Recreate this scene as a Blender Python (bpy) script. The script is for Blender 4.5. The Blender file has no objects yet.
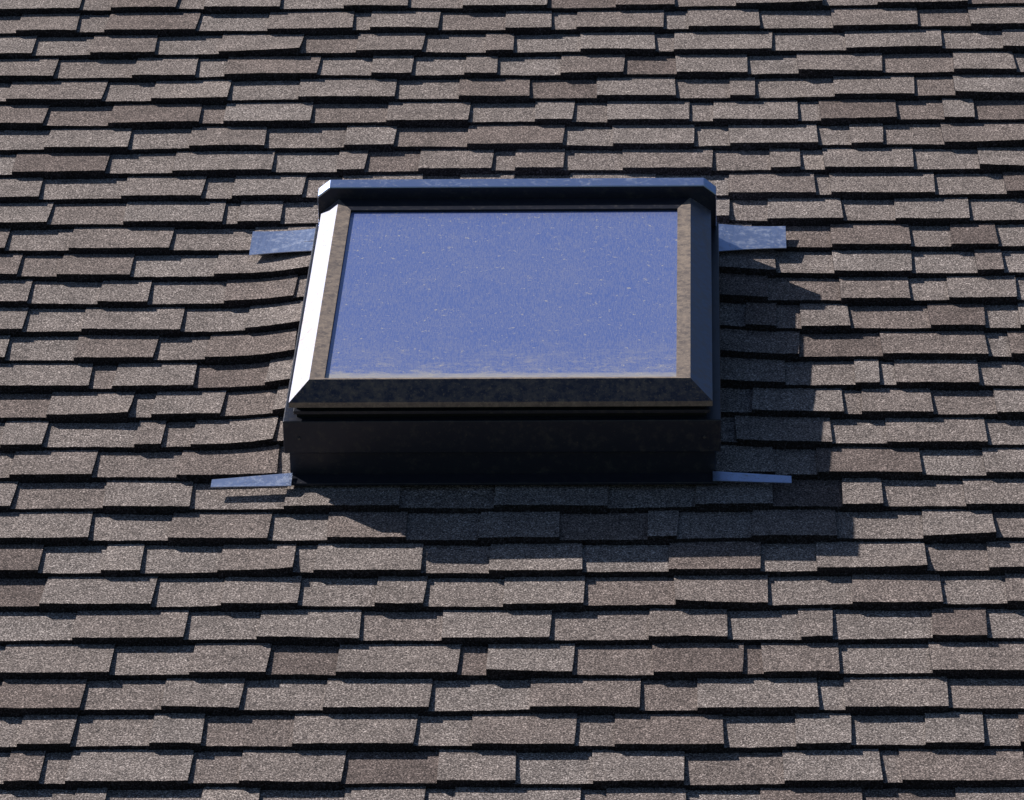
import bpy, math, random
from mathutils import Vector, Matrix
random.seed(31)
scene=bpy.context.scene
PITCH=math.radians(22)
T=Matrix.Translation((0,0,5.0))@Matrix.Rotation(PITCH,4,'X')   # roof space: x right, y up the slope, z out of the roof

# ---------------------------------------------------------------- materials
def new_mat(name):
    m=bpy.data.materials.new(name); m.use_nodes=True
    nt=m.node_tree; return m,nt,nt.nodes['Principled BSDF']
def N(nt,t,**kw):
    n=nt.nodes.new(t)
    for k,v in kw.items(): setattr(n,k,v)
    return n
def noise(nt,vec,scale,detail=3,rough=.6):
    n=N(nt,'ShaderNodeTexNoise'); n.inputs['Scale'].default_value=scale
    n.inputs['Detail'].default_value=detail; n.inputs['Roughness'].default_value=rough
    nt.links.new(vec,n.inputs['Vector']); return n.outputs['Fac']
def ramp(nt,fac,stops):
    r=N(nt,'ShaderNodeValToRGB'); e=r.color_ramp.elements
    while len(e)<len(stops): e.new(.5)
    for el,(p,c) in zip(e,stops):
        el.position=p; el.color=(c[0],c[1],c[2],1) if hasattr(c,'__len__') else (c,c,c,1)
    nt.links.new(fac,r.inputs['Fac']); return r.outputs['Color']
def mix(nt,a,b,fac,mode='MIX'):
    m=N(nt,'ShaderNodeMix',data_type='RGBA',blend_type=mode)
    for sock,val in ((m.inputs[0],fac),(m.inputs[6],a),(m.inputs[7],b)):
        if isinstance(val,bpy.types.NodeSocket): nt.links.new(val,sock)
        elif isinstance(val,(int,float)): sock.default_value=val
        else: sock.default_value=(val[0],val[1],val[2],1)
    return m.outputs[2]
def objcoord(nt,scale=None):
    tc=N(nt,'ShaderNodeTexCoord'); o=tc.outputs['Object']
    if scale:
        mp=N(nt,'ShaderNodeMapping'); mp.inputs['Scale'].default_value=scale
        nt.links.new(o,mp.inputs['Vector']); o=mp.outputs['Vector']
    return o
def bump(nt,b,h,strength,dist):
    n=N(nt,'ShaderNodeBump'); n.inputs['Strength'].default_value=strength; n.inputs['Distance'].default_value=dist
    nt.links.new(h,n.inputs['Height']); nt.links.new(n.outputs['Normal'],b.inputs['Normal'])

def mat_shingle():
    m,nt,b=new_mat('asphalt_shingle_granules')
    o=objcoord(nt)
    at=N(nt,'ShaderNodeAttribute',attribute_name='tab')
    tab=at.outputs['Fac']
    g1=ramp(nt,noise(nt,o,230,2,.75),[(.33,(.036,.032,.036)),(.45,(.160,.134,.124)),(.55,(.305,.257,.231)),(.69,(.84,.74,.68))])
    g2=ramp(nt,noise(nt,o,600,0,.6),[(.3,.55),(.7,1.45)])
    c=mix(nt,g1,g2,1.0,'MULTIPLY')
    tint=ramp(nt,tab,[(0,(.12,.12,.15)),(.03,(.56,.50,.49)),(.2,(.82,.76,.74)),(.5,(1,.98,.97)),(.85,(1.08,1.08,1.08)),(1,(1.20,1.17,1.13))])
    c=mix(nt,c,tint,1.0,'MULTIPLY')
    bl=ramp(nt,noise(nt,o,9,3,.6),[(.3,.84),(.7,1.15)])
    c=mix(nt,c,bl,1.0,'MULTIPLY')
    bl2=ramp(nt,noise(nt,o,50,2,.7),[(.3,.80),(.7,1.18)])
    c=mix(nt,c,bl2,1.0,'MULTIPLY')
    nt.links.new(c,b.inputs['Base Color'])
    b.inputs['Roughness'].default_value=.88
    b.inputs['Specular IOR Level'].default_value=.2
    bump(nt,b,noise(nt,o,300,1,.7),.5,.003)
    return m
def mat_metal(name,base,dust,rough=.38,metal=.55,dustlo=.45,dusthi=.75,spec=.5,spk=.66):
    m,nt,b=new_mat(name); o=objcoord(nt)
    d=noise(nt,o,45,5,.75)
    f=ramp(nt,d,[(dustlo,0),(dusthi,1)])
    f2=ramp(nt,noise(nt,o,5,3,.6),[(.3,.4),(.75,1)])
    ff=mix(nt,f,f2,1.0,'MULTIPLY')
    sp=ramp(nt,noise(nt,o,130,3,.8),[(spk,0),(spk+.05,.8)])
    ff=mix(nt,ff,(1,1,1),sp)
    c=mix(nt,base,dust,ff)
    nt.links.new(c,b.inputs['Base Color'])
    mt=mix(nt,(metal,)*3,(metal*.2,)*3,ff)
    nt.links.new(mt,b.inputs['Metallic'])
    r=mix(nt,(rough,)*3,(min(1,rough+.4),)*3,ff)
    nt.links.new(r,b.inputs['Roughness'])
    b.inputs['Specular IOR Level'].default_value=spec
    bump(nt,b,noise(nt,o,9,2,.5),.08,.004)
    return m
def mat_glass():
    m,nt,b=new_mat('dusty_skylight_glass')
    o=objcoord(nt)
    base=(.17,.275,.74)  # blue base colour paints in the sky mirrored by the glass
    fine=ramp(nt,noise(nt,o,300,2,.8),[(.40,.0),(.70,1)])
    weave=ramp(nt,noise(nt,objcoord(nt,(330,40,30)),1,2,.7),[(.38,0),(.68,.34)])
    specks=ramp(nt,noise(nt,o,60,4,.85),[(.625,0),(.66,.95)])
    cloud=ramp(nt,noise(nt,o,5,4,.6),[(.3,.14),(.75,.42)])
    streak=ramp(nt,noise(nt,objcoord(nt,(22,2.5,3)),1,4,.7),[(.45,0),(.8,.10)])
    sx=N(nt,'ShaderNodeSeparateXYZ'); nt.links.new(o,sx.inputs[0])
    def fall(a,bb,p):
        mr=N(nt,'ShaderNodeMapRange'); mr.inputs['From Min'].default_value=a; mr.inputs['From Max'].default_value=bb
        mr.inputs['To Min'].default_value=1; mr.inputs['To Max'].default_value=0
        nt.links.new(sx.outputs['Y'],mr.inputs['Value'])
        pw=N(nt,'ShaderNodeMath',operation='POWER'); nt.links.new(mr.outputs[0],pw.inputs[0]); pw.inputs[1].default_value=p
        return pw.outputs[0]
    edge=mix(nt,fall(-.372,-.10,1.2),ramp(nt,noise(nt,objcoord(nt,(16,30,18)),1,10,.95),[(.49,0),(.58,1)]),1.0,'MULTIPLY')
    line=mix(nt,fall(-.372,-.330,.3),ramp(nt,noise(nt,objcoord(nt,(26,80,18)),1,5,.8),[(.34,.5),(.56,1)]),1.0,'MULTIPLY')
    d=mix(nt,mix(nt,fine,cloud,1.0,'MULTIPLY'),(.85,.85,.85),edge)
    d=mix(nt,d,(1,1,1),line); d=mix(nt,d,(.7,.7,.7),weave)
    d=mix(nt,d,(1,1,1),specks); d=mix(nt,d,(.6,.6,.6),streak)
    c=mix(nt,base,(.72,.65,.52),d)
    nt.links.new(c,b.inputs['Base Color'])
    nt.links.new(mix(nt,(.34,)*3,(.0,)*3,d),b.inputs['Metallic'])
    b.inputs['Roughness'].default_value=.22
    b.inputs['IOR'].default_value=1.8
    b.inputs['Coat Weight'].default_value=.4
    b.inputs['Coat Roughness'].default_value=.08
    return m
def mat_plain(name,col,rough=.8):
    m,nt,b=new_mat(name); o=objcoord(nt)
    c=mix(nt,col,tuple(x*.65 for x in col),ramp(nt,noise(nt,o,12,5,.7),[(.3,0),(.7,1)]))
    nt.links.new(c,b.inputs['Base Color']); b.inputs['Roughness'].default_value=rough
    return m
M_sh=mat_shingle()
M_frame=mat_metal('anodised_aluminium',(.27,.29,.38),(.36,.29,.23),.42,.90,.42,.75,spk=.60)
M_top=mat_metal('sky_reflection_tint_aluminium',(.56,.68,1.0),(.34,.31,.28),.30,.95,.53,.80,spk=.63)  # strong blue base paints in reflected sky on hood top and skirts
M_frontf=mat_metal('weathered_dim_reflection_aluminium',(.10,.09,.105),(.34,.24,.16),.40,.75,.42,.70,spk=.585)  # dark base paints in the front bevel's dim reflection; dust is real weathering
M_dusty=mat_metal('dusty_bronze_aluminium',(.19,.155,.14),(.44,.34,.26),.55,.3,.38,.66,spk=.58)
M_dark=mat_metal('dark_bronze_and_painted_shade',(.034,.037,.054),(.11,.095,.08),.35,.4,.52,.80,spk=.64)  # dark curb metal; also paints in shade on head strip and hood front
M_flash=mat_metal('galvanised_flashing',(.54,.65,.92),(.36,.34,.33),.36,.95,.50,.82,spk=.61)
M_black=mat_plain('black_rubber_gasket',(.012,.012,.014),.7)
M_glass=mat_glass()
M_screw=mat_metal('screw_steel',(.12,.11,.11),(.2,.15,.1),.5,.6)

# ---------------------------------------------------------------- helpers
def mesh_obj(name,verts,faces,mat,parent=None,matrix=None,attr=None,bevel=0):
    me=bpy.data.meshes.new(name); me.from_pydata(verts,[],faces); me.validate()
    if attr is not None:
        a=me.attributes.new('tab','FLOAT','FACE'); a.data.foreach_set('value',attr)
    me.materials.append(mat); me.update()
    ob=bpy.data.objects.new(name,me); scene.collection.objects.link(ob)
    if parent: ob.parent=parent
    if matrix: ob.matrix_world=matrix
    if bevel:
        bv=ob.modifiers.new('bevel','BEVEL'); bv.width=bevel; bv.segments=2; bv.limit_method='ANGLE'
    return ob
def prism(name,poly_front,poly_back,mat,parent,bevel=0):
    n=len(poly_front); v=list(poly_front)+list(poly_back)
    f=[tuple(range(n)),tuple(range(2*n-1,n-1,-1))]
    for i in range(n):
        j=(i+1)%n; f.append((i,i+n,j+n,j))
    ob=mesh_obj(name,v,f,mat,parent,bevel=bevel)
    import bmesh
    bm=bmesh.new(); bm.from_mesh(ob.data); bmesh.ops.recalc_face_normals(bm,faces=bm.faces); bm.to_mesh(ob.data); bm.free()
    return ob
def box(name,u0,u1,v0,v1,w0,w1,mat,parent,bevel=.0015):
    return prism(name,[(u0,v0,w0),(u1,v0,w0),(u1,v0,w1),(u0,v0,w1)],[(u0,v1,w0),(u1,v1,w0),(u1,v1,w1),(u0,v1,w1)],mat,parent,bevel)

# ---------------------------------------------------------------- shingle roof
E=.151; V_A=-.562
def warp(u,v):
    w=.0014*math.sin(u*3.1+v*1.7)+.0008*math.sin(u*7.3-v*4.1+1)+.0006*math.sin(u*13+v*9)
    if -.45<v<.95:
        d=max(0,-.53-u) if u<0 else max(0,u-.52)
        k=min(1,(v+.45)/.15)*min(1,(.95-v)/.2)
        w+=k*(.022 if u<0 else .010)*math.exp(-(d/.10)**1.5)
    return w
verts=[];faces=[];attr=[]
def quad(a,b,c,d,t):
    i=len(verts); verts.extend((a,b,c,d)); faces.append((i,i+1,i+2,i+3)); attr.append(t)
def tabstrip(u0,u1,v0,wf,wb,top,tone,sl0,sl1,dv0,dv1,dw0,dw1,sides):
    """one shingle tab: top face, butt edge, side edges"""
    n=max(1,int((u1-u0)/(.016 if abs(u0)<2 else .06))); prev=None
    bow=random.uniform(-.0018,.0018)
    for k in range(n+1):
        t=k/n; u=u0+(u1-u0)*t
        vf=v0+dv0*(1-t)+dv1*t+bow*math.sin(math.pi*t)+random.uniform(-.0012,.0012)
        w=wf+dw0*(1-t)**2+dw1*t**2
        ub=u+(sl0*(1-t)+sl1*t)
        vm=v0+E*.45
        wm=wf+(wb-wf)*.45+(w-wf)*.3
        a=(u,vf,w+warp(u,v0)); m=((u+ub)/2,vm,wm+warp(u,vm)); bk=(ub,v0+top,wb+warp(ub,v0+top))
        lo=(u,vf+.001,-.010+warp(u,v0))
        cur=(a,m,bk,lo)
        if prev:
            quad(prev[0],a,m,prev[1],tone); quad(prev[1],m,bk,prev[2],tone)
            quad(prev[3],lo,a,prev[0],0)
        elif sides:
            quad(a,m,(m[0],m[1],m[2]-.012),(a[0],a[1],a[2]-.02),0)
            quad(m,bk,(bk[0],bk[1],bk[2]-.012),(m[0],m[1],m[2]-.012),0)
        prev=cur
    if sides:
        a,m,bk,lo=prev
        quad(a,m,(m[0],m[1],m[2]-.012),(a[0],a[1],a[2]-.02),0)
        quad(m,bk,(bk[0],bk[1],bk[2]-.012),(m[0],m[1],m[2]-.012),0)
i0=-20;i1=27
for i in range(i0,i1):
    v0=V_A+i*E+random.uniform(-.001,.001)
    u=-5+random.uniform(-.3,0); tooth=random.random()<.5
    while u<5:
        r=random.random()
        if tooth: wd=random.uniform(.17,.28) if r<.78 else random.uniform(.06,.14)
        else: wd=random.uniform(.13,.23) if r<.75 else random.uniform(.04,.12)
        tone=min(1,max(.12,random.gauss(.52,.19)))
        if random.random()<.04: tone=random.uniform(0.04,.2)
        J=lambda s: random.uniform(-s,s)
        c0=.006 if random.random()<.03 else J(.0010)
        c1=.008 if random.random()<.03 else J(.0010)
        if tooth:
            tabstrip(u,u+wd,v0,.0240,.003,E+.012,tone,J(.005),J(.005),J(.0018),J(.0018),c0,c1,True)
        else:
            tabstrip(u-.01,u+wd+.01,v0+.003,.0140,-.003,E+.016,tone,0,0,J(.0014),J(.0014),J(.0012),J(.0012),True)
        u+=wd; tooth=not tooth
roof=mesh_obj('shingle_roof',verts,faces,M_sh,matrix=T,attr=attr)
VB=V_A+i0*E; VT=V_A+i1*E
M_wood=mat_plain('painted_trim',(.55,.53,.5)); M_wall=mat_plain('stucco',(.45,.42,.37),.9)
box('roof_deck',-5.0,5.0,VB+.03,VT,-.12,-.014,M_wood,roof,0)
def wobj(name,v,f,mat):
    inv=T.inverted(); return mesh_obj(name,[tuple(inv@Vector(p)) for p in v],f,mat,roof)
rid=T@Vector((0,VT,.006)); eav=T@Vector((0,VB,-.12)); by=2*rid.y-eav.y
wobj('back_slope',[(-5,rid.y,rid.z),(5,rid.y,rid.z),(5,by,eav.z),(-5,by,eav.z)],[(0,1,2,3)],M_sh)
y0=eav.y+.35;y1=by-.35;zt=eav.z+.1
wobj('house_walls',[(-4.7,y0,0),(4.7,y0,0),(4.7,y1,0),(-4.7,y1,0),(-4.7,y0,zt),(4.7,y0,zt),(4.7,y1,zt),(-4.7,y1,zt),(-4.7,rid.y,rid.z-.15),(4.7,rid.y,rid.z-.15)],
     [(0,1,5,4),(1,2,6,9,5),(2,3,7,6),(3,0,4,8,7)],M_wall)

# ---------------------------------------------------------------- skylight
sky_l=bpy.data.objects.new('skylight',None); scene.collection.objects.link(sky_l); sky_l.matrix_world=T
P=sky_l
GW=lambda v:.262-.0841*(v+.37)      # glass plane height
gu0,gu1,gv0,gv1=-.437,.413,-.372,.70
def ring(u0,u1,v0,v1,dw):
    return [(u0,v0,GW(v0)+dw),(u1,v0,GW(v0)+dw),(u1,v1,GW(v1)+dw),(u0,v1,GW(v1)+dw)]
def band(name,ra,rb,mat,sides=(0,1,2,3)):
    v=list(ra)+list(rb); f=[]
    for i in sides:
        j=(i+1)%4; f.append((i+4,j+4,j,i))
    return mesh_obj(name,v,f,mat,P)
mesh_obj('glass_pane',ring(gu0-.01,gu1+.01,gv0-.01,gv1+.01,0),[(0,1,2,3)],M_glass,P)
r0=ring(gu0,gu1,gv0,gv1,-.002); r1=ring(gu0,gu1,gv0,gv1,.007)
r2=ring(gu0-.036,gu1+.034,gv0-.012,.772,.009)
r3=ring(gu0-.083,gu1+.087,-.437,.80,-.030)
r4=ring(gu0-.083,gu1+.087,-.437,.80,-.044)
r5=ring(gu0-.070,gu1+.074,-.425,.79,-.046)
band('gasket',r0,r1,M_black)
band('frame_inner_strip',r1,r2,M_dusty,(0,1,3))
band('frame_head_strip_painted_shade',r1,r2,M_dark,(2,))  # hood shadow painted in by a darker metal than the other strips
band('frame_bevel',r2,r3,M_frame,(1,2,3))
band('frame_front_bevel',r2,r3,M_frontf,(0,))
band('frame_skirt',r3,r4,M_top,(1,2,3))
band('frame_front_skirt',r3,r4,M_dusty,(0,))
band('frame_underside',r4,r5,M_dark)
hv0,hv1=.772,.818; ht=GW(.79)+.045; hb=.06
sec=[(-.528,hb),(.514,hb),(.514,ht-.026),(.482,ht),(-.496,ht),(-.528,ht-.026)]
prism('rear_hood',[(a,hv0,b) for a,b in sec],[(a,hv1,b) for a,b in sec],M_top,P,.002)
prism('hood_face_painted_shade',[(a*.998,hv0-.003,b) for a,b in sec[:2]]+[(a*.998,hv0-.003,b-.003) for a,b in sec[2:]],
      [(a*.998,hv0+.01,b) for a,b in sec[:2]]+[(a*.998,hv0+.01,b-.003) for a,b in sec[2:]],M_dark,P,0)  # dark sheet over the hood front, painting in its shade away from the sun
def cbox(name,u0,u1,v0,v1,w0,wf,wb,mat,b=.0015,w0b=None):
    if w0b is None: w0b=w0
    return prism(name,[(u0,v0,w0),(u1,v0,w0),(u1,v0,wf),(u0,v0,wf)],[(u0,v1,w0b),(u1,v1,w0b),(u1,v1,wb),(u0,v1,wb)],mat,P,b)
cbox('curb_core',-.505,.485,-.405,.795,-.02,.222,.12,M_black,0)
cbox('curb_lower_flashing',-.526,.508,-.416,.80,-.02,.094,.06,M_dark)
cbox('curb_counter_flashing',-.538,.520,-.430,.808,.092,.182,.085,M_dark,.003,.03)
cbox('curb_trim_lip',-.512,.494,-.418,-.35,.194,.203,.203,M_dark,.001)
box('apron_flange',-.53,.512,-.462,-.41,.020,.027,M_dark,P)
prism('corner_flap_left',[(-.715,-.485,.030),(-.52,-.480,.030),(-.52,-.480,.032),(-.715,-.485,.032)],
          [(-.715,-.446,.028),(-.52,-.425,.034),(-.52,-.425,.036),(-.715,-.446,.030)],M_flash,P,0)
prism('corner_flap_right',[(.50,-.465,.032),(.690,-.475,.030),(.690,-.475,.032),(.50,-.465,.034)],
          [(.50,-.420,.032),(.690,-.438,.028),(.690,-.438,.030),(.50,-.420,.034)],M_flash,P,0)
def cupped(name,ua,ub,va,vb,wa,wb,sa,sb):
    """thin sheet-metal step flashing; sa/sb shift the lower edge at each end so it is cut slightly askew"""
    n=10; v=[]; f=[]
    for k in range(n+1):
        t=k/n; u=ua+(ub-ua)*t
        w=wa+(wb-wa)*t-.004*math.sin(math.pi*t)
        v+=[(u,va+sa*(1-t)+sb*t+.006*math.sin(math.pi*t),w+.003*math.sin(3*t)),(u,vb,w)]
    for k in range(n): f.append((2*k,2*k+2,2*k+3,2*k+1))
    o=mesh_obj(name,v,f,M_flash,P); s=o.modifiers.new('t','SOLIDIFY'); s.thickness=.002
cupped('step_flap_left',-.712,-.53,.735,.870,.031,.041,0,.005)
cupped('step_flap_right',.51,.697,.740,.885,.040,.031,-.015,.02)
def screw(u,v,w):
    import bmesh
    bm=bmesh.new(); bmesh.ops.create_cone(bm,cap_ends=True,segments=12,radius1=.0045,radius2=.003,depth=.004)
    me=bpy.data.meshes.new('screw'); bm.to_mesh(me); bm.free(); me.materials.append(M_screw)
    o=bpy.data.objects.new('screw',me); scene.collection.objects.link(o); o.parent=P; o.location=(u,v,w)
    o.rotation_euler=(math.radians(90),0,0)
for u in (-.50,.48): screw(u,-.432,.135)

# ---------------------------------------------------------------- ground
M_gr=mat_plain('grass',(.07,.10,.035),.95)
mesh_obj('ground',[(-600,-600,0),(600,-600,0),(600,600,0),(-600,600,0)],[(0,1,2,3)],M_gr)

# ---------------------------------------------------------------- light
L=(T.to_3x3()@Vector((-.358,.372,.232))).normalized()
sd=bpy.data.lights.new('sun','SUN'); sd.energy=5; sd.angle=math.radians(.5); sd.color=(1,.955,.91)
so=bpy.data.objects.new('sun',sd); scene.collection.objects.link(so); so.rotation_euler=L.to_track_quat('Z','Y').to_euler()
so.location=(0,0,20)
w=bpy.data.worlds.new('World'); scene.world=w; w.use_nodes=True; nt=w.node_tree
st=nt.nodes.new('ShaderNodeTexSky'); st.sky_type='NISHITA'; st.sun_disc=False
st.sun_elevation=math.asin(L.z); st.sun_rotation=math.atan2(L.x,L.y); st.ozone_density=5
nt.links.new(st.outputs[0],nt.nodes['Background'].inputs[0]); nt.nodes['Background'].inputs[1].default_value=.054

# ---------------------------------------------------------------- camera
g=math.radians(29); sy=.0415; cy=math.sqrt(1-sy*sy); sg=math.sin(g); cg=math.cos(g); f=5230; D=f/400; th=.0241
F=Vector((-sy*cg,cy*cg,-sg)); R=Vector((cy,sy,0)); U=R.cross(F)
R2=(R*math.cos(th)-U*math.sin(th)); U2=(U*math.cos(th)+R*math.sin(th))
loc=-F*D
Mloc=Matrix(((R2.x,U2.x,-F.x,loc.x),(R2.y,U2.y,-F.y,loc.y),(R2.z,U2.z,-F.z,loc.z),(0,0,0,1)))
cd=bpy.data.cameras.new('camera'); cd.sensor_width=36; cd.lens=f/1024*36; cd.clip_end=2000; cd.clip_start=.1
co=bpy.data.objects.new('camera',cd); scene.collection.objects.link(co); co.matrix_world=T@Mloc
scene.camera=co
scene.view_settings.view_transform='Standard'; scene.view_settings.look='None'; scene.view_settings.exposure=0
